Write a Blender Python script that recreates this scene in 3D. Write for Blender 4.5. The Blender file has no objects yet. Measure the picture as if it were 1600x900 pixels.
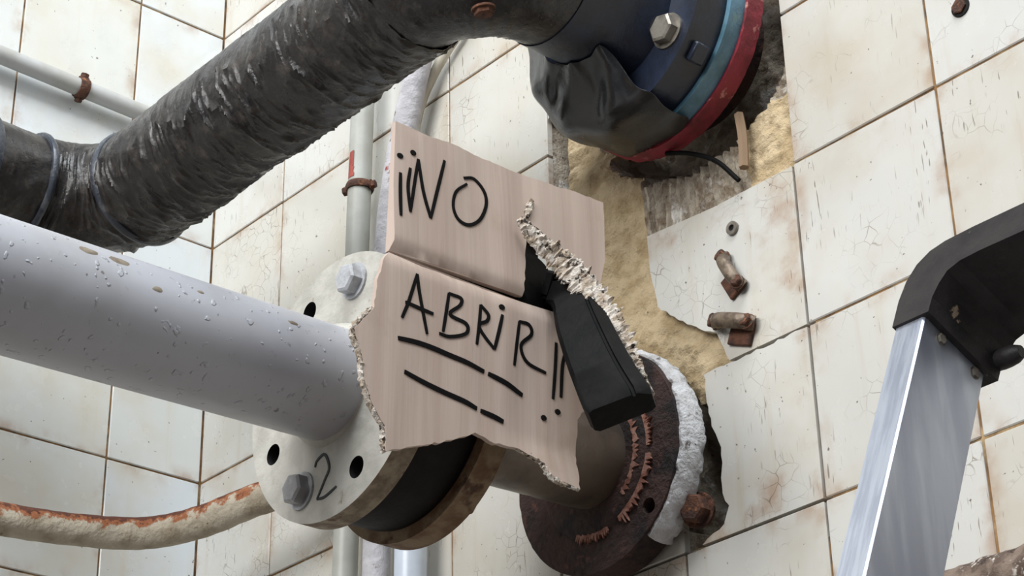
import bpy, bmesh, math, random
from mathutils import Vector, Matrix, noise, geometry
random.seed(7)
S = bpy.context.scene
COL = S.collection
PI = math.pi
# ------------------------------------------------------------------ camera
cam = bpy.data.objects.new('camera', bpy.data.cameras.new('camera'))
COL.objects.link(cam)
cam.location = (1.85063, -1.16126, -0.88875)
cam.matrix_world = (Matrix.Translation(cam.location) @ Matrix.Rotation(0.893994, 4, 'Z')
                    @ Matrix.Rotation(2.053215, 4, 'X') @ Matrix.Rotation(-0.041324, 4, 'Y'))
cam.data.sensor_width = 36
cam.data.lens = 36 * 3236.5 / 1600
cam.data.clip_start = 0.02
S.camera = cam
# ------------------------------------------------------------------ light
w = bpy.data.worlds.new('world'); S.world = w; w.use_nodes = True
w.node_tree.nodes['Background'].inputs[0].default_value = (0.80, 0.88, 1.0, 1)
w.node_tree.nodes['Background'].inputs[1].default_value = 0.17

def area(name, loc, target, size, power, col):
    l = bpy.data.lights.new(name, 'AREA'); l.shape = 'RECTANGLE'
    l.size, l.size_y = size; l.energy = power; l.color = col
    o = bpy.data.objects.new(name, l); COL.objects.link(o); o.location = loc
    o.rotation_euler = (Vector(target) - Vector(loc)).to_track_quat('-Z', 'Y').to_euler()
    return o
area('window_light', (1.2, -3.6, 1.2), (0.6, -0.1, -0.1), (2.0, 2.0), 138, (1.0, 1.0, 0.99))
area('skylight', (2.1, -1.3, 2.8), (0.5, -0.2, 0.0), (1.8, 1.8), 135, (0.93, 0.97, 1.0))
S.view_settings.view_transform = 'Standard'
S.view_settings.look = 'None'
S.view_settings.exposure = 0.0
S.view_settings.gamma = 1.0
S.view_settings.use_curve_mapping = False

# ------------------------------------------------------------------ materials
def srgb(r, g, b):
    f = lambda c: (c/255/12.92 if c/255 <= .04045 else ((c/255+.055)/1.055)**2.4)
    return (f(r), f(g), f(b), 1)

class NT:
    def __init__(s, name):
        s.m = bpy.data.materials.new(name); s.m.use_nodes = True
        s.t = s.m.node_tree; s.n = s.t.nodes; s.bsdf = s.n['Principled BSDF']
    def new(s, typ, **kw):
        n = s.n.new(typ)
        for k, v in kw.items(): setattr(n, k, v)
        return n
    def link(s, a, b): s.t.links.new(a, b)
    def noise(s, vec, scale, detail=4, rough=.55, dist=0):
        n = s.new('ShaderNodeTexNoise'); n.inputs['Scale'].default_value = scale
        n.inputs['Detail'].default_value = detail; n.inputs['Roughness'].default_value = rough
        n.inputs['Distortion'].default_value = dist
        s.link(vec, n.inputs['Vector']); return n.outputs['Fac']
    def ramp(s, fac, lo, hi, a=0., b=1.):
        r = s.new('ShaderNodeMapRange'); r.interpolation_type = 'SMOOTHSTEP'
        s.link(fac, r.inputs[0])
        for i, v in zip((1, 2, 3, 4), (lo, hi, a, b)): r.inputs[i].default_value = v
        return r.outputs[0]
    def math(s, op, a, b=None):
        n = s.new('ShaderNodeMath', operation=op)
        for i, v in enumerate((a, b)):
            if v is None: continue
            if isinstance(v, (int, float)): n.inputs[i].default_value = v
            else: s.link(v, n.inputs[i])
        return n.outputs[0]
    def mix(s, fac, a, b):
        n = s.new('ShaderNodeMix', data_type='RGBA')
        if isinstance(fac, (int, float)): n.inputs[0].default_value = fac
        else: s.link(fac, n.inputs[0])
        for i, v in ((6, a), (7, b)):
            if isinstance(v, tuple): n.inputs[i].default_value = v
            else: s.link(v, n.inputs[i])
        return n.outputs[2]

def coords(t, stretch=(1, 1, 1), rnd=False):
    tc = t.new('ShaderNodeTexCoord')
    mp = t.new('ShaderNodeMapping'); mp.inputs['Scale'].default_value = stretch
    if rnd:
        oi = t.new('ShaderNodeObjectInfo')
        vm = t.new('ShaderNodeVectorMath', operation='MULTIPLY_ADD')
        vm.inputs[1].default_value = (13.7, 7.3, 9.1)
        t.link(oi.outputs['Random'], vm.inputs[0]); t.link(tc.outputs['Object'], vm.inputs[2])
        t.link(vm.outputs[0], mp.inputs[0])
    else:
        t.link(tc.outputs['Object'], mp.inputs[0])
    return mp.outputs[0]

def mat(name, c1, c2=None, scale=20, lo=.4, hi=.62, rough=.5, metal=0, bump=0, bscale=None,
        spots=(), stretch=(1, 1, 1), rough2=None, bdist=.002, detail=5, spec=.5):
    t = NT(name); t.bsdf.inputs['Specular IOR Level'].default_value = spec; v = coords(t, stretch)
    col = c1
    if c2 is not None:
        col = t.mix(t.ramp(t.noise(v, scale, detail), lo, hi), c1, c2)
    for (c, sc, a, b) in spots:
        f = t.ramp(t.noise(v, sc, 6, .6), a, b)
        col = t.mix(f, col, c)
    if isinstance(col, tuple): t.bsdf.inputs['Base Color'].default_value = col
    else: t.link(col, t.bsdf.inputs['Base Color'])
    t.bsdf.inputs['Roughness'].default_value = rough
    if rough2 is not None:
        t.link(t.ramp(t.noise(v, scale*1.7, 4), .35, .65, rough, rough2), t.bsdf.inputs['Roughness'])
    t.bsdf.inputs['Metallic'].default_value = metal
    if bump:
        b = t.new('ShaderNodeBump'); b.inputs['Strength'].default_value = bump
        b.inputs['Distance'].default_value = bdist
        t.link(t.noise(v, bscale or scale*2, 6, .6), b.inputs['Height'])
        t.link(b.outputs[0], t.bsdf.inputs['Normal'])
    return t.m

def tile_mat(name, base, base2, stain, amount, crackle):
    t = NT(name); v = coords(t, rnd=True)
    oi = t.new('ShaderNodeObjectInfo')
    tc = t.new('ShaderNodeTexCoord')
    col = t.mix(oi.outputs['Random'], base, base2)
    # cloudy ageing, vertical streaks
    col = t.mix(t.ramp(t.noise(v, 9, 4), .42, .75, 0, amount), col, stain)
    mp = t.new('ShaderNodeMapping'); mp.inputs['Scale'].default_value = (60, 60, 5); t.link(v, mp.inputs[0])
    col = t.mix(t.ramp(t.noise(mp.outputs[0], 1, 4), .55, .8, 0, amount*.7), col, stain)
    # rust that creeps in from the joints
    sx = t.new('ShaderNodeSeparateXYZ'); t.link(tc.outputs['Object'], sx.inputs[0])
    ax = t.math('ABSOLUTE', sx.outputs[0]); az = t.math('ABSOLUTE', sx.outputs[2])
    ed = t.ramp(t.math('MAXIMUM', ax, az), .056, .0755)
    en = t.ramp(t.noise(v, 26, 5), .46, .72)
    col = t.mix(t.math('MULTIPLY', t.math('MULTIPLY', ed, en), .55), col, srgb(150, 104, 58))
    # dark specks
    sp = t.ramp(t.noise(v, 210, 2, .4), .735, .775)
    col = t.mix(t.math('MULTIPLY', sp, .75), col, srgb(70, 55, 45))
    if crackle:
        vo = t.new('ShaderNodeTexVoronoi', feature='DISTANCE_TO_EDGE'); vo.inputs['Scale'].default_value = 70
        dv = t.new('ShaderNodeTexNoise'); dv.inputs['Scale'].default_value = 30; t.link(v, dv.inputs['Vector'])
        vm = t.new('ShaderNodeVectorMath', operation='MULTIPLY_ADD'); vm.inputs[1].default_value = (.02,)*3
        t.link(dv.outputs['Color'], vm.inputs[0]); t.link(v, vm.inputs[2]); t.link(vm.outputs[0], vo.inputs['Vector'])
        ck = t.ramp(vo.outputs['Distance'], .0, .03, 1, 0)
        ck = t.math('MULTIPLY', ck, t.ramp(t.noise(v, 17, 3), .50, .72, 0, crackle))
        col = t.mix(ck, col, srgb(110, 96, 80))
        for rz, sd in ((.6, 0.), (-.8, 5.)):
            ms = t.new('ShaderNodeMapping'); ms.inputs['Rotation'].default_value = (0, rz, 0); ms.inputs['Scale'].default_value = (420, 420, 42)
            ms.inputs['Location'].default_value = (sd, sd, sd); t.link(v, ms.inputs[0])
            sc = t.math('MULTIPLY', t.ramp(t.noise(ms.outputs[0], 1, 1), .70, .74), t.ramp(t.noise(v, 13, 2), .48, .62, 0, .7))
            col = t.mix(sc, col, srgb(96, 84, 72))
    t.link(col, t.bsdf.inputs['Base Color'])
    t.link(t.ramp(t.noise(v, 30, 4), .4, .75, .14, .34), t.bsdf.inputs['Roughness'])
    b = t.new('ShaderNodeBump'); b.inputs['Strength'].default_value = .25; b.inputs['Distance'].default_value = .003
    t.link(t.noise(v, 14, 2), b.inputs['Height']); t.link(b.outputs[0], t.bsdf.inputs['Normal'])
    return t.m

M = {}
M['tile_l'] = tile_mat('glazed_tile', srgb(210, 216, 220), srgb(210, 210, 202), srgb(198, 182, 148), .42, 0)  # left wall: bluish cast of the daylight put into the base colour
M['tile_r'] = tile_mat('glazed_tile_worn', srgb(202, 202, 198), srgb(194, 191, 182), srgb(176, 158, 128), .42, .8)
M['grout'] = mat('stained_grout', srgb(140, 104, 62), srgb(92, 72, 52), 40, rough=.9, bump=.4,
                 spots=((srgb(176, 150, 110), 25, .5, .7),))
M['sand'] = mat('sandy_mortar', srgb(200, 180, 146), srgb(178, 156, 120), 45, rough=.95, bump=1, bscale=260, bdist=.003,
                spots=((srgb(208, 190, 156), 18, .55, .72), (srgb(90, 68, 44), 150, .68, .74)))
M['mortar'] = mat('grey_mortar', srgb(176, 166, 150), srgb(132, 116, 98), 60, rough=.95, bump=1, bscale=240, bdist=.003,
                  spots=((srgb(216, 212, 204), 30, .55, .66), (srgb(60, 46, 38), 120, .64, .72)))
M['floor'] = mat('floor', srgb(104, 88, 74), srgb(84, 70, 60), 3, rough=.7)
def blister_paint():
    t = NT('grey_pipe_paint'); v = coords(t)
    col = t.mix(t.ramp(t.noise(v, 9, 4), .4, .65), srgb(176, 178, 186), srgb(164, 165, 170))
    pit = t.ramp(t.noise(v, 150, 1.5, .4), .71, .75)
    col = t.mix(t.math('MULTIPLY', pit, t.ramp(t.noise(v, 60, 2), .5, .6, .15, .85)), col, srgb(96, 90, 84))
    t.link(col, t.bsdf.inputs['Base Color']); t.bsdf.inputs['Roughness'].default_value = .34
    h = t.math('ADD', t.ramp(t.noise(v, 140, 1.5, .4), .66, .74), t.math('MULTIPLY', t.noise(v, 14, 2), .6))
    b = t.new('ShaderNodeBump'); b.inputs['Strength'].default_value = .55; b.inputs['Distance'].default_value = .002
    t.link(h, b.inputs['Height']); t.link(b.outputs[0], t.bsdf.inputs['Normal'])
    return t.m
M['grey_paint'] = blister_paint()
M['cream_paint'] = mat('cream_flange_paint', srgb(186, 184, 176), srgb(170, 168, 160), 40, rough=.5, bump=.5, bscale=110,
                       spots=((srgb(126, 108, 82), 48, .62, .74),))
M['flange_rim'] = mat('flange_rim', srgb(150, 138, 118), srgb(112, 96, 78), 60, rough=.7, bump=.8, bscale=120,
                      spots=((srgb(92, 66, 44), 50, .55, .66),))
M['flange_rim2'] = mat('rusted_rim', srgb(132, 112, 88), srgb(104, 76, 50), 45, rough=.8, bump=.9, bscale=120,
                       spots=((srgb(74, 48, 32), 40, .55, .66),))
M['black_iron'] = mat('black_valve_body', srgb(18, 15, 15), srgb(28, 23, 22), 30, spec=.15, rough=.6, bump=.4)
M['lever'] = mat('black_lever', srgb(12, 12, 12), srgb(19, 18, 18), 50, rough=.5, spec=.07, bump=.2, bscale=180,
                 spots=((srgb(150, 146, 140), 200, .775, .785),))
M['rust'] = mat('dark_rust', srgb(72, 51, 46), srgb(50, 37, 35), 28, rough=.85, bump=1, bscale=150, bdist=.004,
                spots=((srgb(104, 68, 58), 55, .56, .68), (srgb(36, 28, 28), 26, .50, .62)))
M['chip'] = mat('bare_chip', srgb(140, 130, 114), srgb(116, 104, 90), 90, rough=.7)
M['pink'] = mat('pink_primer', srgb(170, 128, 112), srgb(138, 90, 74), 120, rough=.8, bump=1, bscale=160)
M['stub'] = mat('dark_stub_pipe', srgb(112, 100, 88), srgb(88, 78, 70), 20, rough=.38, bump=.3, bscale=90, metal=.25)
M['caulk'] = mat('white_plaster', srgb(222, 222, 224), srgb(196, 194, 194), 70, rough=.9, bump=1, bscale=190, bdist=.004,
                 spots=((srgb(104, 96, 92), 90, .62, .7),))
def tape_mat(name, c1, c2, dust):
    t = NT(name); v = coords(t)
    col = t.mix(t.ramp(t.noise(v, 14, 5), .4, .65), c1, c2)
    col = t.mix(t.ramp(t.noise(v, 60, 6, .65), .5, .72, 0, .6), col, dust)
    t.link(col, t.bsdf.inputs['Base Color'])
    t.link(t.ramp(t.noise(v, 45, 4), .35, .65, .24, .44), t.bsdf.inputs['Roughness'])
    b = t.new('ShaderNodeBump'); b.inputs['Strength'].default_value = .35; b.inputs['Distance'].default_value = .002
    t.link(t.noise(v, 220, 4), b.inputs['Height']); t.link(b.outputs[0], t.bsdf.inputs['Normal'])
    return t.m
M['tape'] = tape_mat('black_pipe_tape', srgb(34, 32, 32), srgb(46, 43, 41), srgb(84, 78, 73))
M['tape_ring'] = tape_mat('tape_joint', srgb(60, 66, 76), srgb(52, 56, 64), srgb(120, 122, 124))
M['plastic'] = mat('black_plastic_sheet', srgb(30, 31, 33), srgb(42, 40, 38), 12, rough=.16, bump=.35, bscale=40, rough2=.34)
M['navy'] = mat('navy_painted_iron', srgb(34, 42, 60), srgb(26, 31, 42), 20, rough=.35, bump=.3, bscale=120,
                spots=((srgb(30, 48, 84), 16, .58, .72),))
M['teal'] = mat('teal_painted_iron', srgb(96, 136, 158), srgb(74, 112, 128), 30, rough=.5, bump=.4, bscale=140,
                spots=((srgb(120, 150, 150), 26, .55, .7),))
M['red'] = mat('red_painted_iron', srgb(150, 42, 58), srgb(120, 34, 44), 45, rough=.6, bump=.9, bscale=120,
               spots=((srgb(196, 130, 124), 60, .62, .7), (srgb(70, 30, 30), 50, .6, .7)))
M['bolt'] = mat('zinc_bolt', srgb(150, 144, 134), srgb(116, 110, 102), 60, rough=.38, metal=.5, bump=.3)
M['bolt_grey'] = mat('painted_bolt', srgb(172, 174, 178), srgb(140, 140, 142), 50, rough=.5, bump=.5, bscale=160)
M['tarnish'] = mat('tarnished_clip', srgb(120, 106, 90), srgb(86, 72, 60), 120, rough=.45, metal=.4, bump=.5, bscale=220)
M['rusty_iron'] = mat('rusty_iron', srgb(98, 62, 44), srgb(62, 40, 32), 90, rough=.85, bump=1, bscale=260,
                      spots=((srgb(140, 90, 58), 110, .58, .68),))
M['crusty'] = mat('crusted_iron', srgb(120, 104, 92), srgb(84, 68, 58), 70, rough=.9, bump=1, bscale=200, spots=((srgb(196, 188, 178), 80, .58, .66), (srgb(50, 36, 32), 60, .58, .66)))
M['conduit'] = mat('grey_conduit_paint', srgb(186, 188, 188), srgb(172, 172, 168), 20, rough=.4)
M['wall_pipe'] = mat('wall_pipe_paint', srgb(184, 188, 188), srgb(166, 168, 162), 14, rough=.38)
M['wall_pipe_dull'] = mat('wall_pipe_dull', srgb(170, 172, 166), srgb(154, 154, 146), 14, rough=.42)
M['wall_pipe_blue'] = mat('wall_pipe_blue', srgb(206, 214, 224), srgb(186, 196, 210), 14, rough=.3)
M['flaky'] = mat('flaking_pipe_paint', srgb(190, 188, 192), srgb(168, 166, 170), 50, rough=.6, bump=.9, bscale=130,
                 spots=((srgb(112, 92, 82), 60, .62, .7), (srgb(146, 54, 48), 24, .63, .68)))
M['red_patch'] = mat('red_paint_patch', srgb(160, 74, 62), srgb(138, 58, 50), 60, rough=.6)
M['cable'] = mat('cream_cable', srgb(222, 216, 200), srgb(204, 196, 178), 30, rough=.5)
M['alu'] = mat('brushed_aluminium', srgb(188, 194, 206), srgb(168, 174, 188), 6, rough=.34, metal=.75, stretch=(40, 8, 1.2), rough2=.45)
M['alu_front'] = M['alu']
M['cap'] = mat('black_cap_plastic', srgb(52, 48, 48), srgb(40, 38, 38), 30, spec=.2, rough=.5, bump=.4, bscale=120,
               spots=((srgb(150, 132, 112), 60, .66, .70),))
M['ink'] = mat('black_marker', srgb(12, 10, 11), rough=.7, spec=.1)
M['ink_grey'] = mat('marker_on_paint', srgb(34, 34, 40), rough=.6)
M['wood'] = mat('pale_wood', srgb(172, 148, 122), srgb(140, 116, 92), 40, rough=.8, stretch=(1, 1, .15))
M['dark'] = mat('hole_shade', srgb(14, 12, 11), rough=.9)  # near-black colour standing in for the shade inside holes

def card_mat(name, c1, c2):
    t = NT(name); v = coords(t)
    mp = t.new('ShaderNodeMapping'); mp.inputs['Scale'].default_value = (1, 60, 2.5); t.link(v, mp.inputs[0])
    col = t.mix(t.ramp(t.noise(mp.outputs[0], 1, 3), .35, .7), c1, c2)
    col = t.mix(t.ramp(t.noise(v, 16, 5), .56, .75, 0, .35), col, srgb(150, 126, 106))
    t.link(col, t.bsdf.inputs['Base Color']); t.bsdf.inputs['Roughness'].default_value = .85
    b = t.new('ShaderNodeBump'); b.inputs['Strength'].default_value = .35; b.inputs['Distance'].default_value = .002
    t.link(t.noise(mp.outputs[0], 1.6, 4), b.inputs['Height']); t.link(b.outputs[0], t.bsdf.inputs['Normal'])
    return t.m
M['card'] = card_mat('brown_cardboard', srgb(184, 166, 154), srgb(174, 154, 142))
M['card_torn'] = mat('torn_cardboard', srgb(214, 206, 196), srgb(176, 160, 142), 110, rough=.95, bump=1, bscale=320, bdist=.003,
                     spots=((srgb(60, 52, 46), 190, .55, .62),))

def rust_pipe_mat():
    # old paint kept on the flanks, flaked to rust along the crown of the bend
    t = NT('rust_flaked_paint'); v = coords(t)
    col = t.mix(t.ramp(t.noise(v, 35, 5), .4, .65), srgb(186, 176, 158), srgb(158, 146, 126))
    ge = t.new('ShaderNodeAttribute', attribute_name='crown')
    f = t.math('ADD', ge.outputs['Fac'], t.math('MULTIPLY', t.math('SUBTRACT', t.noise(v, 70, 6, .65), .5), 2.2))
    col = t.mix(t.ramp(f, .42, .62), col, srgb(150, 92, 58))
    col = t.mix(t.ramp(f, .72, .85), col, srgb(92, 50, 34))
    col = t.mix(t.ramp(t.noise(v, 60, 5), .66, .72), col, srgb(96, 64, 42))
    t.link(col, t.bsdf.inputs['Base Color']); t.bsdf.inputs['Roughness'].default_value = .8
    b = t.new('ShaderNodeBump'); b.inputs['Strength'].default_value = .9; b.inputs['Distance'].default_value = .003
    t.link(t.noise(v, 150, 6), b.inputs['Height']); t.link(b.outputs[0], t.bsdf.inputs['Normal'])
    return t.m
M['rust_pipe'] = rust_pipe_mat()

# ------------------------------------------------------------------ builders
ORG = {}
def thing(name, label, cat, loc, group=None):
    o = bpy.data.objects.new(name, None); COL.objects.link(o)
    o.empty_display_size = .05; o.location = loc; ORG[o.name] = Vector(loc)
    o['label'] = label; o['category'] = cat
    if group: o['group'] = group
    return o

def obj(name, vf, m, parent=None, smooth=True, origin=None):
    """World-space vertices and faces become ONE mesh object; a part sits at its thing's origin."""
    verts, faces = vf
    org = ORG[parent.name] if parent is not None else Vector(origin or (0, 0, 0))
    me = bpy.data.meshes.new(name)
    me.from_pydata([tuple(Vector(v)-org) for v in verts], [], faces)
    bm = bmesh.new(); bm.from_mesh(me)
    bmesh.ops.recalc_face_normals(bm, faces=bm.faces); bm.to_mesh(me); bm.free()
    for p in me.polygons: p.use_smooth = smooth
    if smooth: me.set_sharp_from_angle(angle=math.radians(38))
    for mm in (m if isinstance(m, list) else [m]): me.materials.append(mm)
    o = bpy.data.objects.new(name, me); COL.objects.link(o)
    ORG[o.name] = org
    if parent is not None: o.parent = parent
    else: o.location = org
    return o

def tag(o, label, cat, group=None):
    o['label'] = label; o['category'] = cat
    if group: o['group'] = group
    return o

def join(*parts):
    V, F = [], []
    for v, f in parts:
        k = len(V); V += list(v); F += [tuple(i+k for i in q) for q in f]
    return V, F

def frames(pts):
    pts = [Vector(p) for p in pts]; n = len(pts); T = []
    for i in range(n):
        T.append((pts[min(i+1, n-1)]-pts[max(i-1, 0)]).normalized())
    a = Vector((0, 0, 1)) if abs(T[0].z) < .9 else Vector((1, 0, 0))
    N = [(a - T[0]*a.dot(T[0])).normalized()]
    for i in range(1, n):
        v = N[-1]-T[i]*N[-1].dot(T[i]); N.append(v.normalized())
    return pts, T, N

def tube(pts, r, seg=32, cap=True, disp=None):
    pts, T, N = frames(pts); V, F = [], []
    s = 0
    for i, p in enumerate(pts):
        if i: s += (pts[i]-pts[i-1]).length
        B = T[i].cross(N[i]); ri = r[i] if isinstance(r, (list, tuple)) else r
        for k in range(seg):
            th = 2*PI*k/seg
            d = N[i]*math.cos(th)+B*math.sin(th)
            V.append(p + d*(ri + (disp(s, th, d, p) if disp else 0)))
    for i in range(len(pts)-1):
        for k in range(seg):
            a = i*seg+k; b = i*seg+(k+1) % seg
            F.append((a, b, b+seg, a+seg))
    if cap:
        F.append(tuple(range(seg-1, -1, -1))); F.append(tuple((len(pts)-1)*seg+k for k in range(seg)))
    return V, F

def line(a, b, n): 
    a, b = Vector(a), Vector(b); return [a.lerp(b, i/n) for i in range(n+1)]

def smooth_path(ctrl, per=10):
    c = [Vector(p) for p in ctrl]; c = [2*c[0]-c[1]] + c + [2*c[-1]-c[-2]]; out = []
    for i in range(1, len(c)-2):
        for k in range(per):
            t = k/per; a, b, d, e = c[i-1], c[i], c[i+1], c[i+2]
            out.append(.5*((2*b)+(d-a)*t+(2*a-5*b+4*d-e)*t*t+(3*b-a-3*d+e)*t**3))
    out.append(c[-2]); return out

def resample(path, step):
    out = [path[0]]; acc = 0
    for a, b in zip(path, path[1:]):
        L = (b-a).length
        while acc+L >= step and L > 1e-9:
            t = (step-acc)/L; a = a.lerp(b, t); out.append(a.copy()); L = (b-a).length; acc = 0
        acc += L
    if (out[-1]-path[-1]).length > step*.3: out.append(path[-1])
    return out

def inside(pt, poly):
    x, y = pt; c = False; n = len(poly); j = n-1
    for i in range(n):
        xi, yi = poly[i]; xj, yj = poly[j]
        if (yi > y) != (yj > y) and x < (xj-xi)*(y-yi)/(yj-yi)+xi: c = not c
        j = i
    return c

def circ(cx, cy, r, n, a0=0): return [(cx+r*math.cos(a0+2*PI*i/n), cy+r*math.sin(a0+2*PI*i/n)) for i in range(n)]

def sheet(outer, holes=(), spacing=0, front=None, back=None):
    """Flat or bent plate: outline with holes, triangulated; front/back map (a,b) to 3D."""
    pts = []; edges = []
    for lp in [outer]+list(holes):
        k = len(pts); n = len(lp); pts += [Vector(q) for q in lp]; edges += [(k+i, k+(i+1) % n) for i in range(n)]
    if spacing:
        xs = [q[0] for q in outer]; ys = [q[1] for q in outer]
        x = min(xs)+spacing*.5
        while x < max(xs):
            y = min(ys)+spacing*.5
            while y < max(ys):
                if inside((x, y), outer) and not any(inside((x, y), h) for h in holes):
                    if min((q-Vector((x, y))).length for q in pts[:len(outer)]) > spacing*.35: pts.append(Vector((x, y)))
                y += spacing
            x += spacing
    v2, e2, f2, *_ = geometry.delaunay_2d_cdt(pts, edges, [], 0, 1e-7)
    tris = []
    for f in f2:
        c = sum((v2[i] for i in f), Vector((0, 0)))/len(f)
        if inside(c, outer) and not any(inside(c, h) for h in holes): tris.append(tuple(f))
    n = len(v2)
    V = [front(*q) for q in v2] + [back(*q) for q in v2]
    F = list(tris) + [tuple(n+i for i in reversed(f)) for f in tris]
    cnt = {}
    for f in tris:
        for i in range(len(f)):
            a, b = f[i], f[(i+1) % len(f)]; cnt[(a, b)] = 1
    for (a, b) in cnt:
        if (b, a) not in cnt: F.append((b, a, a+n, b+n))
    return V, F

def plate_y(outer, holes, y0, y1, spacing=0):          # a plate in the xz plane between y0 and y1
    return sheet(outer, holes, spacing, lambda x, z: Vector((x, y0, z)), lambda x, z: Vector((x, y1, z)))

def box(c, s, bev=0):
    bm = bmesh.new(); bmesh.ops.create_cube(bm, size=1)
    for v in bm.verts: v.co = Vector((v.co.x*s[0], v.co.y*s[1], v.co.z*s[2]))
    if bev: bmesh.ops.bevel(bm, geom=list(bm.edges), offset=bev, segments=1, affect='EDGES')
    V = [v.co+Vector(c) for v in bm.verts]; bm.verts.index_update()
    F = [tuple(v.index for v in f.verts) for f in bm.faces]; bm.free(); return V, F

def oriented_box(o, ax, ay, az, s, bev=0):
    V, F = box((0, 0, 0), s, bev); o, ax, ay, az = map(Vector, (o, ax, ay, az))
    return [o+ax*v.x+ay*v.y+az*v.z for v in V], F

def lathe_y(cx, cz, prof, seg=96, wob=None):
    V, F = [], []; n = len(prof)
    for k in range(seg):
        a = 2*PI*k/seg
        for y, r in prof:
            q = wob(a, y, r) if wob else 0
            V.append(Vector((cx+(r+q)*math.cos(a), y, cz+(r+q)*math.sin(a))))
    for k in range(seg):
        for j in range(n-1):
            F.append((k*n+j, k*n+j+1, ((k+1) % seg)*n+j+1, ((k+1) % seg)*n+j))
    return V, F

def hexbolt(c, ax, r, h, washer=True, rot=0.):
    """hex head with a chamfered face and a washer; c on the surface, ax pointing away from it"""
    ax = Vector(ax).normalized(); c = Vector(c)
    n = ax.orthogonal().normalized(); b = ax.cross(n)
    def ring(rad, hh, k, off=0):
        return [c+ax*hh+n*(rad*math.cos(off+2*PI*i/k))+b*(rad*math.sin(off+2*PI*i/k)) for i in range(k)]
    def loft(rings):
        V, F = [], []; k = len(rings[0])
        for q in rings: V += q
        for j in range(len(rings)-1):
            for i in range(k): F.append((j*k+i, j*k+(i+1) % k, (j+1)*k+(i+1) % k, (j+1)*k+i))
        F.append(tuple(range(k-1, -1, -1))); F.append(tuple((len(rings)-1)*k+i for i in range(k))); return V, F
    parts = [loft([ring(r, .0, 6, rot), ring(r, h*.85, 6, rot), ring(r*.84, h, 6, rot)])]
    if washer: parts.append(loft([ring(r*1.22, -.001, 24), ring(r*1.22, h*.16, 24)]))
    return join(*parts)

def ribbon(pts, width, surf, lift=.0007, per=6):
    """a pen stroke laid on a surface: pts are (a,b) on the surface, surf maps them to 3D with an outward lift"""
    P = [Vector((q[0], q[1], 0)) for q in pts]
    if len(P) > 2: P = smooth_path(P, per)
    V, F = [], []
    n = len(P)
    for i, q in enumerate(P):
        t = (P[min(i+1, n-1)]-P[max(i-1, 0)]).normalized(); s = Vector((-t.y, t.x, 0))
        wd = width*.5*(1-.22*(abs(2*i/(n-1)-1))**3)
        for sg in (1, -1):
            a = q+s*wd*sg
            V.append(surf(a.x, a.y, lift)); V.append(surf(a.x, a.y, -.0004))
    for i in range(n-1):
        k = 4*i
        F += [(k, k+2, k+6, k+4), (k+1, k+5, k+7, k+3), (k, k+4, k+5, k+1), (k+2, k+3, k+7, k+6)]
    F += [(0, 1, 3, 2), (4*n-4, 4*n-2, 4*n-1, 4*n-3)]
    return V, F

def dot(a, b, r, surf, lift=.0007, el=1.2):
    return sheet([(a+r*el*math.cos(2*PI*i/12), b+r*math.sin(2*PI*i/12)) for i in range(12)], (), 0,
                 lambda x, y: surf(x, y, lift), lambda x, y: surf(x, y, -.0004))

def nz(x, y, z): return noise.noise(Vector((x, y, z)))

# ------------------------------------------------------------------ the setting
T = 0.15
RX = [0.0] + [c*T-.0072 for c in range(1, 12)]                   # joints of the right wall, from the corner
LY = [0.0] + [-(.1196+.1528*i) for i in range(0, 9)]             # joints of the left wall, from the corner
ROWS = list(range(-9, 9))
FLOOR = -2.3
fl = obj('floor', box((1.6, -1.6, FLOOR-.05), (5.2, 5.2, .1)), M['floor'], None, False); fl['kind'] = 'structure'

# right wall: joint bed, and the broken patch where the rendering shows
X0, X1, Z0, Z1 = .585, .905, -.335, .325
FC = (.78, .1725)                                                # axis of the upper pipe through the wall
RC = (.676, -.206)                                               # axis of the lower pipe through the wall
def bed(x, z):
    """depth of the wall behind the tile face at (x,z) and its material: 0 joint bed, 1 sand, 2 grey mortar"""
    if not (X0+.006 < x < X1-.006 and Z0+.006 < z < Z1-.006): return .0018, 0
    n1 = nz(x*40, 3.1, z*40); n2 = nz(x*130, 7.7, z*130); n3 = nz(x*300, 1.7, z*300)
    d = .010 + .004*n1 + .003*n2 + .0012*n3; m = 1
    # lump of sandy mortar under the upper pipe
    lump = math.exp(-(((x-.655)/.05)**2+((z-.062)/.05)**2)**1.5)
    d -= .022*lump*(1+.5*n1)
    # combed adhesive
    if .715 < x < .84 and -.002 < z < .078+.02*n1:
        m = 2; d += .0032*math.sin(2*PI*(x+.25*z*(x-.72)/.1)/.0105) - .006 - .002*n2
    if x > .84 and z > .075: m = 2; d += .006*n1-.003+.004*n2
    if x > .84 and -.01 < z < .075: d -= .004
    # cavity round the upper pipe
    r = math.hypot(x-FC[0]-.004, z-FC[1]); e = r + .012*n1 + .006*n2
    if e < .126:
        d += .06*min(1, (.126-e)/.014); m = 2
    # slot along the left edge of the patch
    e = abs(x-.6)-.010 + .004*n1
    if e < 0 and .085 < z < .30: d += .035*min(1, -e/.004); m = 2
    # cavity beside the lower flange
    e = max(abs(x-.765)-.030, abs(z+.232)-.062) + .006*n1
    if e < 0: d += .055*min(1, -e/.007); m = 2
    # cavity round the lower pipe
    r = math.hypot(x-RC[0], z-RC[1])
    if r < .09+.006*n1: d += .03; m = 2
    return d, m
def grid_coords(lo, a, b, hi, fine, coarse):
    out = []; v = lo
    while v < a-1e-6: out.append(v); v += coarse
    v = a
    while v < b-1e-6: out.append(v); v += fine
    v = b
    while v < hi: out.append(v); v += coarse
    out.append(hi); return out
gx = grid_coords(-.02, X0, X1, 1.78, .0026, .12); gzz = grid_coords(FLOOR, Z0, Z1, 1.35, .0026, .15)
V, F, MI = [], [], []
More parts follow.
